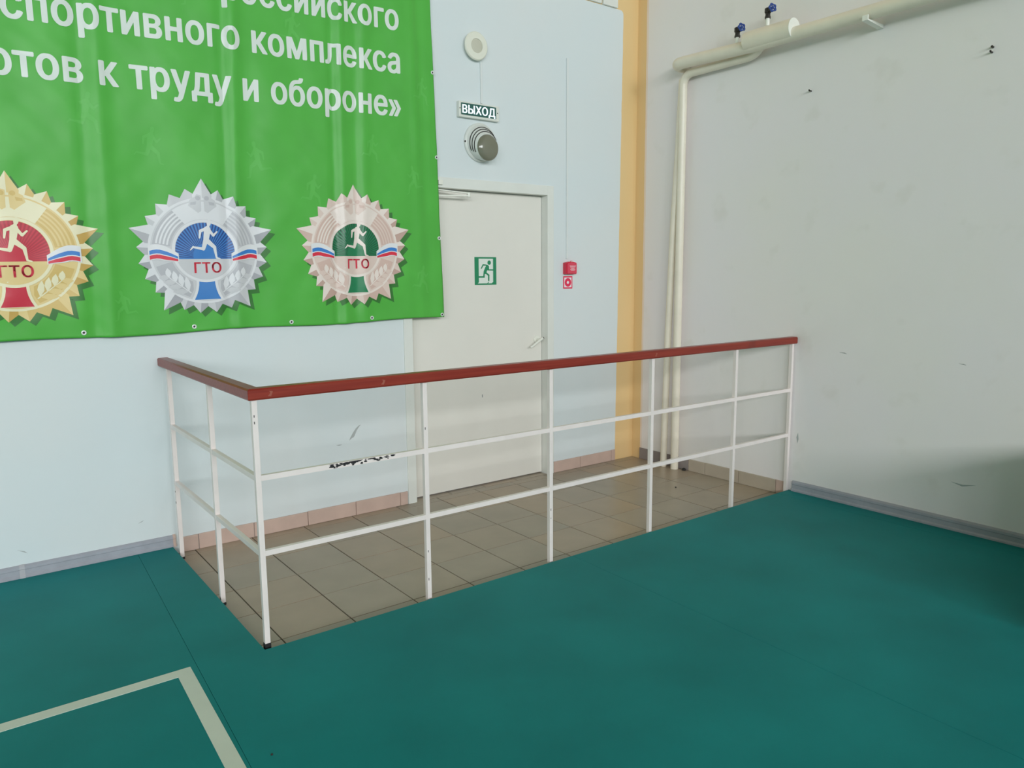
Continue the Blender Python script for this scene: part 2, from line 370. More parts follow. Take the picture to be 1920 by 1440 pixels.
MB().lathe((-1.568, -0.035, 1.952), (0, 0, 1), [(0, 0), (0, .013), (.026, .013), (.026, 0)], 16).build('closer_elbow', M_HANDLE, door)

# ------------------------------------------------------------------ 2D print helpers
def poly_to_bm(bm, pts, layer, mi):
    vs_ = [bm.verts.new((p[0], p[1], layer)) for p in pts]
    f = bm.faces.new(vs_); f.material_index = mi
    bmesh.ops.triangulate(bm, faces=[f])
def circle(cx_, cy_, r, n=48, a0=0, a1=360):
    return [(cx_+r*math.cos(math.radians(a0+(a1-a0)*k/n)), cy_+r*math.sin(math.radians(a0+(a1-a0)*k/n))) for k in range(n + (0 if a1-a0 == 360 else 1))]
def ring_bm(bm, cx_, cy_, r0, r1, layer, mi, a0=0, a1=360, n=60):
    pts = lambda r: [bm.verts.new((cx_+r*math.cos(math.radians(a0+(a1-a0)*k/n)), cy_+r*math.sin(math.radians(a0+(a1-a0)*k/n)), layer)) for k in range(n+1)]
    a, b = pts(r0), pts(r1)
    for k in range(n):
        f = bm.faces.new((a[k], b[k], b[k+1], a[k+1])); f.material_index = mi
def limb(p0, p1, w0, w1, n=5):
    p0, p1 = Vector(p0), Vector(p1); d = (p1-p0).normalized(); a = math.atan2(d.y, d.x)
    return [(p0.x+w0*math.cos(a+math.pi/2+math.pi*k/n), p0.y+w0*math.sin(a+math.pi/2+math.pi*k/n)) for k in range(n+1)] + \
           [(p1.x+w1*math.cos(a-math.pi/2+math.pi*k/n), p1.y+w1*math.sin(a-math.pi/2+math.pi*k/n)) for k in range(n+1)]
_txt = {}
def text_bm(body, size=1.0, bold=0.0, space=1.0):
    key = (body, size, bold, space)
    if key not in _txt: _txt[key] = text_raw(*key)
    return _txt[key].copy()
def text_raw(body, size, bold, space):
    cu = bpy.data.curves.new('lettering', 'FONT'); cu.body = body; cu.size = size; cu.offset = bold; cu.space_character = space
    cu.resolution_u = 3; cu.fill_mode = 'NONE'
    o = bpy.data.objects.new('lettering', cu); COL.objects.link(o)
    bpy.context.view_layer.update()
    me = bpy.data.meshes.new_from_object(o.evaluated_get(bpy.context.evaluated_depsgraph_get()))
    bpy.data.objects.remove(o); bpy.data.curves.remove(cu)
    vs2 = [v.co.to_2d() for v in me.vertices]; es2 = [tuple(e.vertices) for e in me.edges]
    res = delaunay_2d_cdt(vs2, es2, [], 0, 1e-6)
    bpy.data.meshes.remove(me)
    bm = bmesh.new(); nv = [bm.verts.new((v[0], v[1], 0)) for v in res[0]]
    segs = [(vs2[i], vs2[j]) for i, j in es2]
    for f in res[2]:
        c = sum((res[0][i] for i in f), Vector((0, 0)))/len(f); inside = False      # even-odd rule keeps the counters open
        for p, q in segs:
            if (p.y > c.y) != (q.y > c.y) and c.x < p.x+(c.y-p.y)/(q.y-p.y)*(q.x-p.x): inside = not inside
        if inside: bm.faces.new([nv[i] for i in f])
    for v in [v for v in bm.verts if not v.link_faces]: bm.verts.remove(v)
    return bm
def fit(bm, x0, x1, base, scale_y):
    a = min(v.co.x for v in bm.verts); b = max(v.co.x for v in bm.verts); s_ = (x1-x0)/(b-a)
    for v in bm.verts: v.co.x = x0+(v.co.x-a)*s_; v.co.y = base+v.co.y*scale_y
    return bm
def bounds(bm): return (min(v.co.x for v in bm.verts), max(v.co.x for v in bm.verts), min(v.co.y for v in bm.verts), max(v.co.y for v in bm.verts))
def merge(dst, src, layer=0.0, mi=0):
    mp = {v: dst.verts.new((v.co.x, v.co.y, layer)) for v in src.verts}
    for f in src.faces:
        g = dst.faces.new([mp[v] for v in f.verts]); g.material_index = mi
    src.free()
def cut_grid(bm, step):
    x0, x1, y0, y1 = bounds(bm)
    for ax, lo, hi in ((0, x0, x1), (1, y0, y1)):
        for k in range(math.floor(lo/step)+1, math.ceil(hi/step)):
            co = [0, 0, 0]; co[ax] = k*step; no = [0, 0, 0]; no[ax] = 1
            bmesh.ops.bisect_plane(bm, geom=bm.verts[:]+bm.edges[:]+bm.faces[:], plane_co=co, plane_no=no, dist=1e-6)
def finish(bm, name, mats, parent, fn, smooth=False):
    for v in bm.verts: v.co = fn(v.co.x, v.co.y, v.co.z)
    me = bpy.data.meshes.new(name); bm.to_mesh(me); bm.free()
    for m_ in mats: me.materials.append(m_)
    if smooth:
        for p in me.polygons: p.use_smooth = True
    o = bpy.data.objects.new(name, me); COL.objects.link(o); o.parent = parent
    o.matrix_parent_inverse = Matrix.Translation(-Vector(parent.location))
    return o

# ------------------------------------------------------------------ banner
STEP = 0.02
BAN_L, BAN_B, BAN_T = -5.46, 1.19, 3.95
# (x, half width, depth towards the room (+) or the wall (-), lean)
FOLDS = [(-3.745, .030, -.013, .02), (-3.675, .035, .017, .02), (-3.50, .09, -.006, .05), (-3.105, .022, -.011, .03), (-3.055, .030, .014, .03), (-2.95, .07, -.006, .0), (-2.49, .020, -.013, .015), (-2.445, .026, .014, .015),
         (-2.37, .022, -.008, .03), (-2.31, .03, .009, .03), (-1.935, .03, .008, -.02), (-1.87, .03, -.008, -.03), (-4.10, .08, .008, .03), (-4.45, .04, .014, .0), (-4.95, .05, -.012, .0)]
def edge_x(z): return -1.767-0.0277*(z-1.19)
def swell(u, v):
    y = 0.036
    for x0, wd_, amp, lean in FOLDS:
        t = (u-(x0+lean*(v-1.6)))/wd_
        fade = 0.55+0.45*noise.noise((x0*3, v*0.9, 1.7))+0.35
        y += amp*fade*math.exp(-t*t)
    y += 0.006*noise.noise((u*1.5, v*0.5, 0.3)) + 0.0070*noise.noise((u*4+v*1.2, v*2.0, 4.1)) + 0.0042*noise.noise((u*8-v*4, v*6, 9.2)) + 0.0022*noise.noise((u*14+v*9, v*12, 2.2))
    k = min(1, max(0, (-1.767-u)/0.25)); y *= (0.62+0.38*k)
    return max(y, 0.012)
_sw = {}
def node(i, j):
    if (i, j) not in _sw: _sw[i, j] = swell(i*STEP, j*STEP)
    return _sw[i, j]
def surf(u, v):
    i, j = math.floor(u/STEP+1e-7), math.floor(v/STEP+1e-7); a, b = u/STEP-i, v/STEP-j
    return (node(i, j)*(1-a)+node(i+1, j)*a)*(1-b)+(node(i, j+1)*(1-a)+node(i+1, j+1)*a)*b
def bmap(u, v, layer=0.0):
    sl = 0.009+(0.024-0.009)*min(1, max(0, (v-1.19)/1.2))
    sag = -0.006*math.sin((u+1.77)*6.2)*math.exp(-(v-1.19)/0.12)
    return Vector((u, -surf(u, v)-layer, v+sl*(u+1.77)+sag))
bm = bmesh.new()
iu0, iu1 = round(BAN_L/STEP), math.floor(-1.767/STEP)
rows = list(range(math.ceil(BAN_B/STEP), round(BAN_T/STEP)+1))
vv = {}
vlist = [BAN_B]+[k*STEP for k in rows]
for jj, v in enumerate(vlist):
    us = [k*STEP for k in range(iu0, iu1-2)]
    ex_ = edge_x(v); n_ex = 5
    last = us[-1]; us += [last+(ex_-last)*k/n_ex for k in range(1, n_ex+1)]
    for ii, u in enumerate(us): vv[ii, jj] = bm.verts.new((u, v, 0))
nu = len(us)
for ii in range(nu-1):
    for jj in range(len(vlist)-1):
        bm.faces.new((vv[ii, jj], vv[ii+1, jj], vv[ii+1, jj+1], vv[ii, jj+1]))
M_GREEN = mat('green_vinyl_banner', A(80, 170, 66, 1.15), 0.40, 0.35, 0.05, 5)
banner = empty('banner', (-3.6, 0, 1.19))
tag(banner, 'large green printed vinyl banner with white lettering and three badges, hung on the blue wall', 'banner')
cloth = finish(bm, 'banner_sheet', [M_GREEN], banner, bmap, True)
so = cloth.modifiers.new('thickness', 'SOLIDIFY'); so.thickness = 0.0008; so.offset = -1
L0, LD = 0.0012, 0.00035

# lettering: (text, left x, right x, baseline z at the right edge, x-height)
M_WHITE = mat('banner_white_print', A(214, 222, 214, 1.1), 0.35, 0.5)
xh = text_bm('х', 1.0); XH = bounds(xh)[3]; xh.free()
def bold_text(body, dx=0.034, dy=0.013):
    b_ = bmesh.new()
    for k, (ox_, oy_) in enumerate(((0, 0), (-dx, 0), (dx, 0), (-dx*.6, dy), (dx*.6, dy), (-dx*.6, -dy), (dx*.6, -dy))):
        t_ = text_bm(body, 1.0, 0.0, 1.06)
        for v_ in t_.verts: v_.co.x += ox_; v_.co.y += oy_
        merge(b_, t_, k*1e-5, 0)
    return b_
for body, x0, x1, base, h_ in (('российского', -3.062, -2.048, 2.884, .106), ('спортивного комплекса', -4.018, -2.045, 2.645, .107), ('отов к труду и обороне»', -4.085, -2.046, 2.400, .107)):
    full = bold_text(body); fx0, fx1, _, _ = bounds(full); full.free()
    sx_ = (x1-x0)/(fx1-fx0); pos = 0
    for word in body.split(' '):
        pre = body[:body.index(word, pos)]; pos = body.index(word, pos)+len(word)
        pw = bold_text(pre+word); wx1 = bounds(pw)[1]; pw.free()
        w_ = bold_text(word); a0, a1, _, _ = bounds(w_); e_ = x0+(wx1-fx0)*sx_
        for v_ in w_.verts: v_.co.x = e_-(a1-v_.co.x)*sx_; v_.co.y = base+v_.co.y*h_/XH; v_.co.z += L0+LD
        cut_grid(w_, STEP)
        tag(finish(w_, 'printed_word', [M_WHITE], banner, bmap, True), 'white printed word %s' % word)

def runner_parts(cx_, cy_, s_, flip=1):
    P = lambda x, y: (cx_+flip*x*s_, cy_+y*s_)
    out = []
    def L(a, b, w0, w1): out.append(limb(P(*a), P(*b), w0*s_, w1*s_))
    L((.09, .53), (.10, .60), .055, .06)               # head
    L((.05, .40), (.08, .50), .05, .035)               # neck
    L((-.01, .08), (.04, .38), .075, .095)             # torso
    L((.02, .40), (-.16, .33), .05, .04); L((-.16, .33), (-.19, .13), .038, .022)     # rear arm
    L((.08, .37), (.20, .20), .045, .035); L((.20, .20), (.31, .31), .033, .022)      # front arm
    L((.0, .06), (.22, -.14), .075, .05); L((.22, -.14), (.26, -.44), .048, .026)     # front leg
    L((.26, -.45), (.36, -.48), .026, .016)
    L((-.02, .06), (-.10, -.19), .07, .05); L((-.10, -.19), (-.38, -.14), .045, .026)  # rear leg
    L((-.38, -.13), (-.46, -.22), .026, .014)
    return out

def badge(cx_, cy_, c):
    base, dark, light, mid, disc, ray, label = c
    M = [mat('print_'+label+'_'+k, A(*v, 1.03), 0.35, 0.5) for k, v in (('base', base), ('dark', dark), ('light', light), ('mid', mid), ('disc', disc), ('ray', ray))]
    M += [mat('print_red', A(205, 38, 62, 1.2), 0.35, 0.5), mat('print_blue', A(48, 118, 192, 1.2), 0.35, 0.5), mat('print_shadow_green', A(50, 112, 46, 1.15), 0.35, 0.5),
          mat('print_flag_white', A(228, 228, 230, 1.05), 0.35, 0.5)]
    B_, D_, LI, MI, DI, RA, RE, BL, SH, FW = range(10)
    b = bmesh.new(); lay = lambda k: L0+LD*k
    def rad(k): return 0.372 if k % 5 == 0 else 0.327
    tooth = 360/25
    for sx, sy, shadow in ((0.022, -0.022, True), (0, 0, False)):
        for k in range(25):
            a = 90+k*tooth; tip = Vector((cx_+sx+rad(k)*math.cos(math.radians(a)), cy_+sy+rad(k)*math.sin(math.radians(a))))
            hw = tooth/2*(1.34 if k % 5 == 0 else 1.0)
            e = [Vector((cx_+sx+r*math.cos(math.radians(a+d)), cy_+sy+r*math.sin(math.radians(a+d)))) for r, d in ((.290, hw), (.25, hw), (.25, 0), (.25, -hw), (.290, -hw))]
            if shadow:
                poly_to_bm(b, [e[1], e[3], e[4], tip, e[0]], lay(0), SH)
            else:
                # facet tone follows the printed bevel: light towards upper left
                for side in (1, -1):
                    nrm = a+side*70; lum = math.cos(math.radians(nrm-115))
                    mi = LI if lum > 0.55 else (B_ if lum > -0.25 else (MI if lum > -0.75 else D_))
                    pl = [tip, e[0], e[1], e[2]] if side == 1 else [tip, e[2], e[3], e[4]]
                    poly_to_bm(b, pl, lay(1.5 if k % 5 == 0 else 1)+(LD*0.2 if side == 1 else 0), mi)
    C = lambda x, y: (cx_+x, cy_+y)
    poly_to_bm(b, circle(cx_, cy_, .274, 72), lay(2), LI)
    poly_to_bm(b, circle(cx_, cy_, .262, 72), lay(3), B_)
    # shaded upper side fields with concentric grooves
    for a0, a1 in ((8, 58), (122, 172)):
        ring_bm(b, cx_, cy_, .170, .254, lay(4), MI, a0, a1, 24)
        for r in (.182, .199, .216, .233): ring_bm(b, cx_, cy_, r, r+.0085, lay(5), LI if a0 > 90 else B_, a0+1, a1-2, 24)
    # pale fan with the crest hinted at the top
    poly_to_bm(b, [C(.255*math.cos(math.radians(a)), .255*math.sin(math.radians(a))) for a in range(54, 127, 6)] + [C(.165*math.cos(math.radians(a)), .165*math.sin(math.radians(a))) for a in range(124, 53, -10)], lay(6), LI)
    for sg in (1, -1):
        poly_to_bm(b, [C(sg*.006, .285), C(sg*.026, .292), C(sg*.036, .278), C(sg*.062, .262), C(sg*.070, .232), C(sg*.046, .214), C(sg*.024, .196), C(sg*.008, .206)], lay(7), B_)
        poly_to_bm(b, circle(cx_+sg*.022, cy_+.272, .012, 12), lay(8), MI)
        poly_to_bm(b, [C(sg*.03, .255), C(sg*.058, .250), C(sg*.060, .236), C(sg*.034, .238)], lay(8), MI)
    # lower fields and laurel
    for sg in (1, -1):
        a = [C(sg*.2535*math.cos(math.radians(t)), -.2535*math.sin(math.radians(t))) for t in range(18, 63, 5)]
        bpts = [C(sg*.172*math.cos(math.radians(t)), -.172*math.sin(math.radians(t))) for t in range(66, 17, -6)]
        pl = a+[C(sg*.088, -.238), C(sg*.068, -.20)]+bpts
        poly_to_bm(b, pl if sg > 0 else pl[::-1], lay(4), MI)
        stem0 = Vector((sg*.082, -.216)); stem1 = Vector((sg*.195, -.125))
        poly_to_bm(b, limb(C(*stem0), C(*stem1), .003, .002, 3), lay(6), LI)
        for k in range(4):
            p = stem0.lerp(stem1, .08+.27*k)
            for s2, ang in ((1, 42), (-1, -38)):
                d = stem1-stem0; th = math.atan2(d.y, d.x)+math.radians(ang*s2*0+ang)*sg
                ln = .080-.010*k; wd_ = .0145
                tip = p+Vector((math.cos(th), math.sin(th)))*ln; nn = Vector((-math.sin(th), math.cos(th)))
                m1, m2 = p.lerp(tip, .4), p.lerp(tip, .7)
                poly_to_bm(b, [C(*p), C(*(m1+nn*wd_)), C(*(m2+nn*wd_*.8)), C(*tip), C(*(m2-nn*wd_*.8)), C(*(m1-nn*wd_))], lay(7)+k*LD*.15, LI if s2 == 1 else B_)
    # lower ribbon
    def rib(w0, w1, z0, z1, mi, l):
        lft = [C(-(w0+(w1-w0)*(t**2.2)), z0+(z1-z0)*t) for t in (0, .25, .5, .75, 1)]
        poly_to_bm(b, lft+[(2*cx_-x, y) for x, y in lft[::-1]], lay(l), mi)
    rib(.052, .082, -.150, -.256, LI, 8); rib(.039, .066, -.150, -.2535, DI, 9)
    # central disc
    poly_to_bm(b, circle(cx_, cy_, .163, 64), lay(9.6), LI)
    poly_to_bm(b, circle(cx_, cy_, .149, 64), lay(10.2), B_)
    ch = -.041; a_ch = math.degrees(math.asin(-ch/.147))
    seg = circle(cx_, cy_, .147, 60, -a_ch, 180+a_ch)
    poly_to_bm(b, seg, lay(11), DI)
    hub = Vector((0.0, ch+.0005)); nray = 34
    for k in range(nray):
        a0 = math.radians(1.5+177*k/nray); a1 = math.radians(1.5+177*(k+.5)/nray)
        def hit(a):
            d = Vector((math.cos(a), math.sin(a))); bq = hub.dot(d); cq = hub.length_squared-.147**2
            return hub+d*(-bq+math.sqrt(bq*bq-cq))
        s0, s1 = hub.lerp(hit(a0), .42), hub.lerp(hit(a1), .42)
        poly_to_bm(b, [C(*s0), C(*hit(a0)), C(*hit(a1)), C(*s1)], lay(12), RA)
    # flag ribbons
    for sg in (1, -1):
        def band(t0, t1, mi, l, x0=.136, x1=.268):
            up, dn = [], []
            for k in range(9):
                s_ = k/8; x = x0+(x1-x0)*s_; wv = .026*math.sin(s_*math.pi*.95-.35)-.016+.020*s_
                th = .074*(0.55+.45*min(1, s_*2.2))
                up.append(C(sg*x, .012+wv-th*t0)); dn.append(C(sg*x, .012+wv-th*t1))
            pl = up+dn[::-1]
            poly_to_bm(b, pl if sg > 0 else pl[::-1], lay(l), mi)
        band(0, 1.04, FW, 13, .132, .274); band(.36, .63, BL, 14); band(.70, .97, RE, 14)
    # lettering and runner
    t = bold_text('ГТО', .028, .012); bb_ = bounds(t); fit(t, cx_-.060, cx_+.076, cy_-.113, .056/(bb_[3])); merge(b, t, lay(14), RE)
    for k, pl in enumerate(runner_parts(cx_+.008, cy_+.045, .178)): poly_to_bm(b, pl, lay(14)+k*LD*.12, LI)
    cut_grid(b, STEP)
    tag(finish(b, 'printed_badge', M, banner, bmap, True), label+' star-rimmed badge print with runner and lettering ГТО')

badge(-4.062, 1.604, ((232, 206, 142), (205, 166, 88), (244, 232, 196), (218, 186, 112), (205, 38, 62), (180, 24, 48), 'gold'))
badge(-3.221, 1.610, ((208, 208, 211), (172, 172, 178), (228, 228, 231), (188, 188, 193), (62, 128, 200), (34, 72, 140), 'silver'))
badge(-2.372, 1.620, ((226, 204, 193), (198, 166, 154), (238, 224, 215), (214, 184, 172), (26, 128, 82), (22, 88, 60), 'bronze'))
# faint sports figures in the green ground
M_GHOST = mat('print_pale_green', A(88, 176, 75, 1.15), 0.40, 0.35)
for k, (x, z, s_, fl) in enumerate(((-2.62, 1.93, .16, 1), (-2.92, 2.08, .17, -1), (-3.45, 2.12, .16, 1), (-3.72, 2.25, .17, 1), (-1.97, 2.02, .15, -1), (-2.55, 1.36, .14, 1), (-3.62, 1.33, .13, -1), (-1.93, 1.42, .15, 1), (-2.25, 2.19, .14, 1), (-2.7, 2.78, .16, 1), (-3.2, 2.9, .16, -1), (-1.9, 2.55, .14, 1))):
    gh = bmesh.new()
    for j, pl in enumerate(runner_parts(x, z, s_, fl)): poly_to_bm(gh, pl if fl > 0 else pl[::-1], L0-LD*1.6+j*LD*.1, 0)
    cut_grid(gh, STEP); tag(finish(gh, 'printed_figure', [M_GHOST], banner, bmap, True), 'faint pale green sports figure printed in the ground')
# metal grommets
M_GROM = mat('grommet_metal', (0.78, 0.80, 0.77), 0.3, 0.5, metal=0.2)
for (u, v) in ((-3.806, 1.215), (-3.298, 1.216), (-2.778, 1.212), (-2.283, 1.211), (-1.783, 1.206), (-1.792, 1.687), (-4.31, 1.216), (-1.80, 2.18), (-1.815, 2.68)):
    p = bmap(u, v, 0.0008); g = MB()
    g.lathe(p, (0, -1, 0), [(0, .0115), (.002, .0115), (.003, .009), (.002, .0058), (0.0004, .005)], 18)
    gr = g.build('grommet', M_GROM, banner)
    MB().lathe(p, (0, -1, 0), [(.0005, .005), (.0006, 0)], 12).build('eyelet_hole', M_DARK, gr)

# ------------------------------------------------------------------ things on the blue wall
# round loudspeaker
sp_ = empty('wall_speaker', (-1.492, 0, 2.885)); tag(sp_, 'round cream wall loudspeaker above the lit exit sign', 'speaker')
M_SPK = mat('speaker_cream', A(212, 212, 198), 0.5, 0.4); M_GRILL = mat('speaker_grille', A(186, 184, 168), 0.6, 0.3, bump=0.8, bscale=400)
m = MB(); m.lathe((-1.492, 0, 2.885), (0, -1, 0), [(.0005, .070), (.020, .074), (.026, .086), (.034, .086), (.040, .080), (.041, .044), (.038, .043)], 40); m.build('housing', M_SPK, sp_)
m = MB(); m.lathe((-1.492, 0, 2.885), (0, -1, 0), [(.037, .0435), (.040, .030), (.041, .012), (.0415, 0)], 32); m.build('grille', M_GRILL, sp_)
tag(MB().box(-1.445, -1.431, -0.009, -0.0005, 2.548, 2.800, .001).build('cable_duct', mat('duct_wall_paint', A(205, 209, 208), .5)), 'short white cable duct between loudspeaker and exit sign', 'cable duct')
# lit exit sign
ex = empty('exit_sign', (-1.462, 0, 2.44)); tag(ex, 'lit dark green exit sign lettered ВЫХОД above the round lamp', 'sign')
M_HOUS = mat('sign_housing', A(206, 208, 200), 0.45, 0.4)
MB().box(-1.628, -1.316, -0.030, -0.0005, 2.444, 2.540, .004).build('housing', M_HOUS, ex)
MB().box(-1.613, -1.342, -0.0325, -0.030, 2.458, 2.530).build('panel', mat('sign_green', A(40, 86, 78), 0.3, 0.5), ex)
for x in (-1.621, -1.329): MB().lathe((x, -0.030, 2.496), (0, -1, 0), [(0, .004), (.002, .003), (.002, 0)], 10).build('screw', M_VALVE, ex)
t = bold_text('ВЫХОД', .036, .010); bb_ = bounds(t); capb = text_bm('В', 1.0); CAP = bounds(capb)[3]; capb.free()
fit(t, -1.606, -1.350, 2.469, .051/CAP)
lt = finish(t, 'lettering', [mat('sign_lit_letters', (0.85, 0.93, 1.0), 0.4, 0.3, emit=0.55)], ex, lambda x, y, z: Vector((x, -0.0335-z, y)))
# bulkhead lamp with hooded louvres
lm = empty('bulkhead_lamp', (-1.455, 0, 2.30)); tag(lm, 'round grey bulkhead lamp with ribbed hood and dull glass, under the exit sign', 'lamp')
M_LAMP = mat('lamp_grey_enamel', A(200, 203, 197), 0.4, 0.45); M_LGLASS = mat('lamp_dull_glass', (0.20, 0.20, 0.145), 0.12, 0.6)
m = MB(); m.lathe((-1.455, 0, 2.302), (0, -1, 0), [(.0005, .122), (.012, .122), (.018, .116), (.020, .110), (.020, 0)], 48); m.build('base', M_LAMP, lm)
hood = lambda t: (Vector((-1.455+.005*t, -.020-.066*t, 2.302-.040*t)), .110-.022*t-.006*t*t)
m = MB(); rg = [[m.bm.verts.new(hood(t/6)[0]+hood(t/6)[1]*Vector((math.cos(math.pi*k/24), 0, math.sin(math.pi*k/24)))) for k in range(48)] for t in range(7)]
for a_, b_ in zip(rg, rg[1:]):
    for k in range(48): m.bm.faces.new((a_[k], a_[(k+1) % 48], b_[(k+1) % 48], b_[k])).smooth = True
m.bm.faces.new(rg[-1]); m.build('hood', M_LAMP, lm)
for t in (.30, .52, .74):
    c_, r_ = hood(t)
    m = MB(); m.tube([c_+(r_+.0005)*Vector((math.cos(math.radians(a_)), 0, math.sin(math.radians(a_)))) for a_ in range(28, 209, 6)], .0030, 8); m.build('hood_slot', M_DARK, lm)
c_, r_ = hood(1)
m = MB(); m.lathe(c_, (0, -1, 0), [(-.004, .0825), (.004, .081), (.012, .074), (.019, .060), (.024, .035), (.026, 0)], 40); m.build('glass', M_LGLASS, lm)
MB().lathe((-1.573, -.012, 2.30), (0, -1, 0), [(0, .007), (.005, .006), (.005, 0)], 10).build('screw', M_VALVE, lm)
# alarm conduit, call point, and its sign
tag(MB().box(-0.711, -0.698, -0.010, -0.0005, 1.565, 2.94, .0015).build('cable_duct', MATS['duct_wall_paint']), 'long thin white cable duct running down to the red fire call point', 'cable duct')
al = empty('fire_call_point', (-0.68, 0, 1.45)); tag(al, 'red fire alarm call point box beside the door', 'alarm')
M_RED = mat('alarm_red', A(196, 38, 62), 0.35, 0.5); M_REDD = mat('alarm_red_cover', A(206, 62, 84), 0.3, 0.5)
arch = lambda x0, x1, z0, z1, dz: [(x0, z0), (x1, z0), (x1, z1)]+[(x1+(x0-x1)*k/8, z1+dz*math.sin(math.pi*k/8)) for k in range(1, 8)]+[(x0, z1)]
m = MB(); m.prism([(x, -0.0005, z) for x, z in arch(-0.737, -0.640, 1.456, 1.536, .010)], (0, -0.036, 0)); m.build('housing', M_RED, al)
m = MB(); m.prism([(x, -0.0365, z) for x, z in arch(-0.731, -0.646, 1.461, 1.531, .008)], (0, -0.010, 0)); cov = m.build('cover', M_REDD, al)
m = MB(); m.lathe((-0.688, -0.030, 1.547), (0, -1, 0), [(0, 0), (0, .006), (.012, .006), (.012, 0)], 12); m.build('hinge_knob', mat('alarm_pale', A(214, 170, 172), .4), al)
M_PALE = mat('alarm_print', A(226, 190, 196), .5)
for zz, hw in ((1.514, .030), (1.506, .024), (1.498, .016), (1.490, .024), (1.483, .018)): MB().box(-0.684-hw, -0.684+hw, -0.0472, -0.0466, zz-.0018, zz+.0018).build('print_line', M_PALE, al)
sg_ = empty('fire_sign', (-0.69, 0, 1.35)); tag(sg_, 'small red bordered fire sticker with red ring under the call point', 'sign')
MB().box(-0.735, -0.648, -0.0020, -0.0005, 1.352, 1.441).build('border', mat('sticker_red', A(214, 40, 78), .35, .5), sg_)
MB().box(-0.726, -0.657, -0.0026, -0.0020, 1.361, 1.432).build('field', mat('sticker_white', A(236, 214, 218), .35, .5), sg_)
MB().lathe((-0.6915, 0, 1.3965), (0, -1, 0), [(.0026, .031), (.0032, .031), (.0032, .011)], 28).build('ring', MATS['sticker_red'], sg_)
# running man sticker on the door
es = empty('exit_sticker', (-1.378, DREC, 1.389)); tag(es, 'green running man exit sticker on the door leaf', 'sign')
M_EG = mat('sticker_green', A(28, 124, 84), .35, .5); M_EW = mat('sticker_pale', A(208, 214, 206), .35, .5)
X0, X1, Z0, Z1 = -1.467, -1.288, 1.389, 1.574; W_, H_ = X1-X0, Z1-Z0
MB().box(X0, X1, DREC-.0016, DREC-.0002, Z0, Z1).build('backing', M_EG, es)
px_ = lambda x, y: (X0+W_*(x-200)/780, Z1-H_*(y-225)/980)    # drawing read off the sticker itself
b = bmesh.new()
poly_to_bm(b, [px_(345, 280), px_(345, 1110), px_(305, 1155), px_(800, 1155), px_(860, 1110), px_(860, 280)], 0, 1)
k_ = 0
def man(pts):
    global k_; k_ += 1; poly_to_bm(b, [px_(*p) for p in pts], .0004+.00002*k_, 0)
man([(720+62*math.cos(a*math.pi/12), 420+78*math.sin(a*math.pi/12)) for a in range(24)])
man([(600, 500), (660, 500), (712, 540), (715, 650), (690, 700), (650, 690), (625, 745), (600, 820), (540, 830), (510, 800), (520, 720), (570, 600), (600, 545)])
man([(625, 490), (495, 470), (480, 490), (500, 525), (610, 525)]); man([(485, 480), (415, 625), (432, 648), (455, 625), (525, 500)])
man([(690, 655), (870, 655), (870, 705), (680, 700)]); man([(510, 790), (500, 900), (340, 900), (340, 955), (553, 955), (555, 815)])
man([(570, 800), (620, 765), (725, 850), (725, 870), (670, 880)]); man([(670, 850), (725, 850), (720, 1070), (672, 1070)]); man([(685, 1100), (715, 1100), (660, 1170), (630, 1170)])
finish(b, 'pictogram', [M_EG, M_EW], es, lambda x, y, z: Vector((x, DREC-.0018-z, y)))

# ------------------------------------------------------------------ railing
rail = empty('guard_railing', (LX, LY, 0)); tag(rail, 'white steel railing with red-brown wooden handrail around the tiled landing', 'railing')
PY, PX = -1.384, -3.456; HP = 0.0105
RY = lambda x: PY-.022*(x-PX)/-PX          # the front run drifts slightly towards the hall
posts = [(PX, PY), (-2.731, RY(-2.731)), (-2.030, RY(-2.030)), (-1.317, RY(-1.317)), (-0.594, RY(-0.594)), (-0.022, RY(-0.022)), (PX, -0.809), (PX, -0.105)]
for (x, y) in posts:
    m = MB(); ft = .051 if (x, y) == (PX, PY) else .012; m.box(x-HP, x+HP, y-HP, y+HP, ft-.002, 1.008, 0.0015); po = m.build('post', M_RAILW, rail)
    MB().box(x-HP-.0015, x+HP+.0015, y-HP-.0015, y+HP+.0015, 0.0005, ft, .002).build('post_foot', M_CHIP, po)
def xbar(x0, x1, z): return bar((x0+HP-.001, RY(x0+HP), z), (x1-HP+.001, RY(x1-HP), z), .019, .021).build('crossbar', M_RAILW, rail)
def ybar(y0, y1, z): return MB().box(PX-.0095, PX+.0095, y0+HP, y1-HP, z-.0105, z+.0105, .0012).build('crossbar', M_RAILW, rail)
for z in (0.706, 0.411):
    for a, b_ in zip(posts[:5], posts[1:6]):
        o = xbar(a[0], b_[0], z)
        if z > .5 and a[0] == PX: chipped = o
    ybar(PY, -0.809, z); ybar(-0.809, -0.105, z)
# chipped paint on the first upper crossbar
ch = MB()
random.seed(11)
spots = [(-3.175+.29*random.random()**1.3, random.uniform(-.008, .012), random.uniform(.004, .015), random.uniform(.002, .006)) for _ in range(46)]
spots += [(-3.105, .004, .028, .006), (-3.05, .006, .03, .004), (-3.07, .002, .014, .008), (-2.99, .006, .02, .004), (-2.95, .002, .012, .007)]
for k, (x, dz, a, bz) in enumerate(spots):
    n_ = 7; pts = [(x+a*math.cos(2*math.pi*q/n_)*random.uniform(.5, 1.1), RY(x)-.0095, .706+max(-.0090, min(.0090, dz+bz*math.sin(2*math.pi*q/n_)*random.uniform(.5, 1.2)))) for q in range(n_)]
    ch.prism(pts, (0, -.0007-.00001*k, 0))
tag(ch.build('chipped_paint', M_CHIP, chipped), 'black patches of flaked paint')
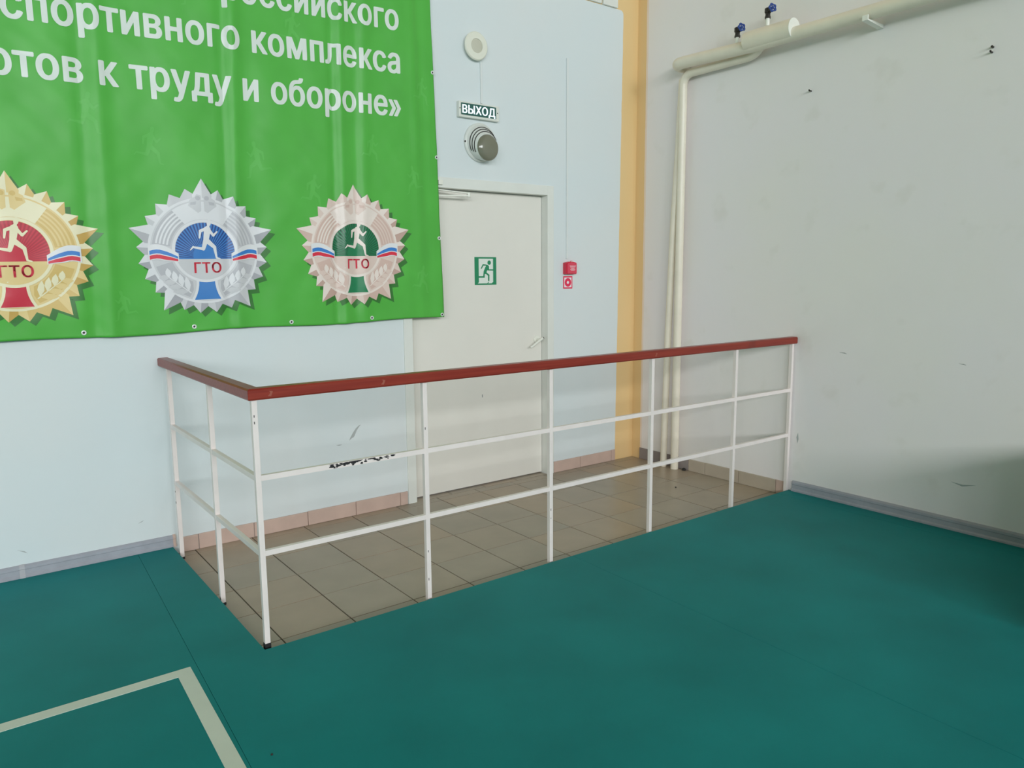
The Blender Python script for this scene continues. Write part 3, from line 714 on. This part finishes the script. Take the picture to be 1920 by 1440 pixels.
# small chips on posts
random.seed(5)
for x, y, z in ((PX, PY, .94), (PX, PY, .915), (-2.731, RY(-2.731), .80), (-2.731, RY(-2.731), .12), (-2.731, RY(-2.731), .25), (-2.030, RY(-2.030), .30), (-2.030, RY(-2.030), .26), (PX, -.105, .36), (PX, -.105, .30)):
    MB().box(x-HP-.0004 if x == PX and y > -1 else x-.005, x-HP+.001 if x == PX and y > -1 else x-.002, y-HP-.0004 if y < -1 else y-.006, y-HP+.001 if y < -1 else y+.002, z, z+random.uniform(.004, .012)).build('paint_chip', M_CHIP, rail)
# handrail: chamfered wooden section swept, mitred at the corner
HW, HZ0, HZ1 = 0.027, 1.006, 1.049
sec = [(-HW+.004, HZ0), (HW-.004, HZ0), (HW, HZ0+.006), (HW, HZ1-.006), (HW-.006, HZ1), (-HW+.006, HZ1), (-HW, HZ1-.006), (-HW, HZ0+.006)]
m = MB()
A_ = [m.bm.verts.new((PX+o, PY+o, z)) for o, z in sec]; B_ = [m.bm.verts.new((-0.003, RY(-0.003)+o, z)) for o, z in sec]
for k in range(8): m.bm.faces.new((A_[k], A_[(k+1) % 8], B_[(k+1) % 8], B_[k]))
m.bm.faces.new(A_); m.bm.faces.new(B_); m.build('handrail', M_WOOD, rail)
m = MB()
A_ = [m.bm.verts.new((PX+o-.0004, PY+o+.0004, z)) for o, z in sec]; B_ = [m.bm.verts.new((PX+o, -0.003, z)) for o, z in sec]
for k in range(8): m.bm.faces.new((A_[k], A_[(k+1) % 8], B_[(k+1) % 8], B_[k]))
m.bm.faces.new(A_); m.bm.faces.new(B_); m.build('handrail', M_WOOD, rail)

for x in (-2.945, -1.325, -3.41):
    y = RY(x)-HW+.0002; MB().prism([(x, y, 1.018), (x+.012, y, 1.016), (x+.020, y, 1.034), (x+.006, y, 1.037), (x+.010, y, 1.029)], (0, -.0008, 0)).build('scratch', mat('worn_wood', (0.36, 0.10, 0.065), .5), rail)

# ------------------------------------------------------------------ pipes on the white wall
def bend(p0, p1, p2, r, n=8):
    p0, p1, p2 = map(Vector, (p0, p1, p2)); a = p1+(p0-p1).normalized()*r; b = p1+(p2-p1).normalized()*r
    return [((1-t)**2)*a+2*t*(1-t)*p1+t*t*b for t in [k/n for k in range(n+1)]]
PXM, PZM = -0.125, 2.862
mp_ = empty('heating_pipework', (-0.05, -0.487, 0)); tag(mp_, 'cream heating pipework on the white wall, two risers and a thick pipe with air collector', 'pipe')
m = MB(); m.tube([(-0.004, -0.470, PZM+.024)]+bend((-0.004, -0.470, PZM+.024), (PXM, -0.470, PZM+.024), (PXM, -4, PZM), .07)+[(PXM, -1.10, PZM+.004), (PXM, -5.5, PZM)], .040, 24); m.build('main_pipe', M_PIPE, mp_)
m = MB(); m.lathe((PXM-.004, -1.062, PZM+.034), (0, -1, 0), [(0, 0), (0, .060), (.330, .060)], 32); col = m.build('air_collector', M_PIPE, mp_)
m = MB(); m.lathe((PXM-.004, -1.062, PZM+.034), (0, -1, 0), [(.330, .0603), (.333, .0603), (.333, 0)], 32); m.build('collector_end', M_PIPEW, col)
for y, z in ((-0.985, PZM+.038), (-1.205, PZM+.096)):
    v = empty('stub', (PXM, y, z))
    v2 = MB(); v2.tube([(PXM, y, z), (PXM, y, z+.05)], .0125, 14); st = v2.build('stub_pipe', M_PIPEW, mp_)
    bpy.data.objects.remove(v)
    zz = z+.042
    vb = MB(); vb.lathe((PXM, y, zz), (0, 0, 1), [(0, 0), (0, .018), (.012, .018), (.014, .015), (.030, .015), (.034, .020), (.058, .020), (.062, .014), (.062, 0)], 8)
    d = Vector((-0.35, -0.90, 0.15)).normalized(); p = Vector((PXM, y, zz+.042))
    vb.lathe(p, d, [(0, 0), (0, .014), (.028, .013), (.030, .007), (.050, .006), (.050, 0)], 12)
    vo = vb.build('valve_body', M_VALVE, mp_)
    wh = MB(); c0 = p+d*.047; n1 = d.cross(Vector((0, 0, 1))).normalized(); n2 = d.cross(n1)
    wh.tube([c0+(.0215+.003*math.cos(q*5*2*math.pi/40))*(math.cos(2*math.pi*q/40)*n1+math.sin(2*math.pi*q/40)*n2) for q in range(41)], .0048, 8)
    for q in range(5): wh.tube([c0, c0+.021*(math.cos(2*math.pi*q/5)*n1+math.sin(2*math.pi*q/5)*n2)], .0038, 6)
    wh.lathe(c0-d*.005, d, [(0, 0), (0, .008), (.012, .007), (.012, 0)], 12)
    wh.build('handwheel', M_BLUEW, vo)
for y in (-1.84, -4.2):
    m = MB(); m.prism([(-0.003, y, 2.800), (-0.175, y, 2.814), (-0.175, y, 2.842), (-0.165, y, 2.842), (-0.165, y, 2.821), (-0.003, y, 2.820)], (0, -.032, 0)); m.build('bracket', M_PIPEW, mp_)
R1 = .029
m = MB(); m.tube([(-0.05, -0.487, 0.0015)]+bend((-0.05, -0.487, 0), (-0.05, -0.487, 2.828), (-0.05, -3, 2.828), .085)+bend((-0.05, -0.6, 2.828), (-0.05, -1.06, 2.828), (-0.125, -1.20, 2.88), .05)+[(-0.12, -1.19, 2.877)], .0285, 20); m.build('riser', M_PIPE, mp_)
m = MB(); m.tube([(-0.05, -0.378, 0.0015), (-0.05, -0.398, 1.0), (-0.05, -0.425, 1.75), (-0.045, -0.455, 2.35), (-0.045, -0.465, 2.60), (-0.045, -0.475, 2.80)], .0245, 18); m.build('riser', M_PIPE, mp_)

# unseen occluder added past the right edge as stacked gym mats, shading that corner
mt = empty('added_shade_mats', (-0.54, -4.2, TZ)); tag(mt, 'added stack of dark gym mats against the white wall, unseen past the right picture edge, there to shade the corner', 'gym mats')
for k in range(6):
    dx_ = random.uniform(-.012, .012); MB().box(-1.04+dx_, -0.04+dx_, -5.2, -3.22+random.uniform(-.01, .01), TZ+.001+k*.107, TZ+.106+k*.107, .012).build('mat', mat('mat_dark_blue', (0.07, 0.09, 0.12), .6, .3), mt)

# wall hooks and floor debris
for y, z, lab in ((-1.445, 2.545, 'small dark nail in the white wall, left one below the pipe bracket'), (-2.44, 2.545, 'small dark double hook in the white wall near the right picture edge')):
    m = MB(); m.tube([(-0.0005, y, z), (-0.022, y, z), (-0.026, y, z+.006)], .0045, 8)
    if y < -2: m.tube([(-0.0005, y-.002, z+.024), (-0.018, y-.002, z+.026)], .0055, 8)
    tag(m.build('wall_nail', M_VALVE), lab, 'nail')
m = MB(); m.lathe((-0.030, -0.562, 0.0008), (0, 0, 1), [(0, 0), (0, .013), (.007, .016), (.014, .011), (.018, .004), (.018, 0)], 7); tag(m.build('debris_crumb', M_DARK), 'dark crumb of debris on the tiles beside the riser pipes', 'debris')
m = MB(); m.lathe((-0.430, -0.828, 0.0008), (0, 0, 1), [(0, 0), (0, .006), (.004, .005), (.006, 0)], 6); tag(m.build('debris_crumb', M_DARK), 'tiny dark speck on the tiles in the middle of the landing', 'debris')
m = MB(); m.lathe((-3.684, -2.07, TZ+0.0003), (0, 0, 1), [(0, 0), (0, .004), (.003, .003), (.004, 0)], 6); tag(m.build('debris_crumb', M_DARK), 'tiny dark speck on the teal floor beside the court line', 'debris')
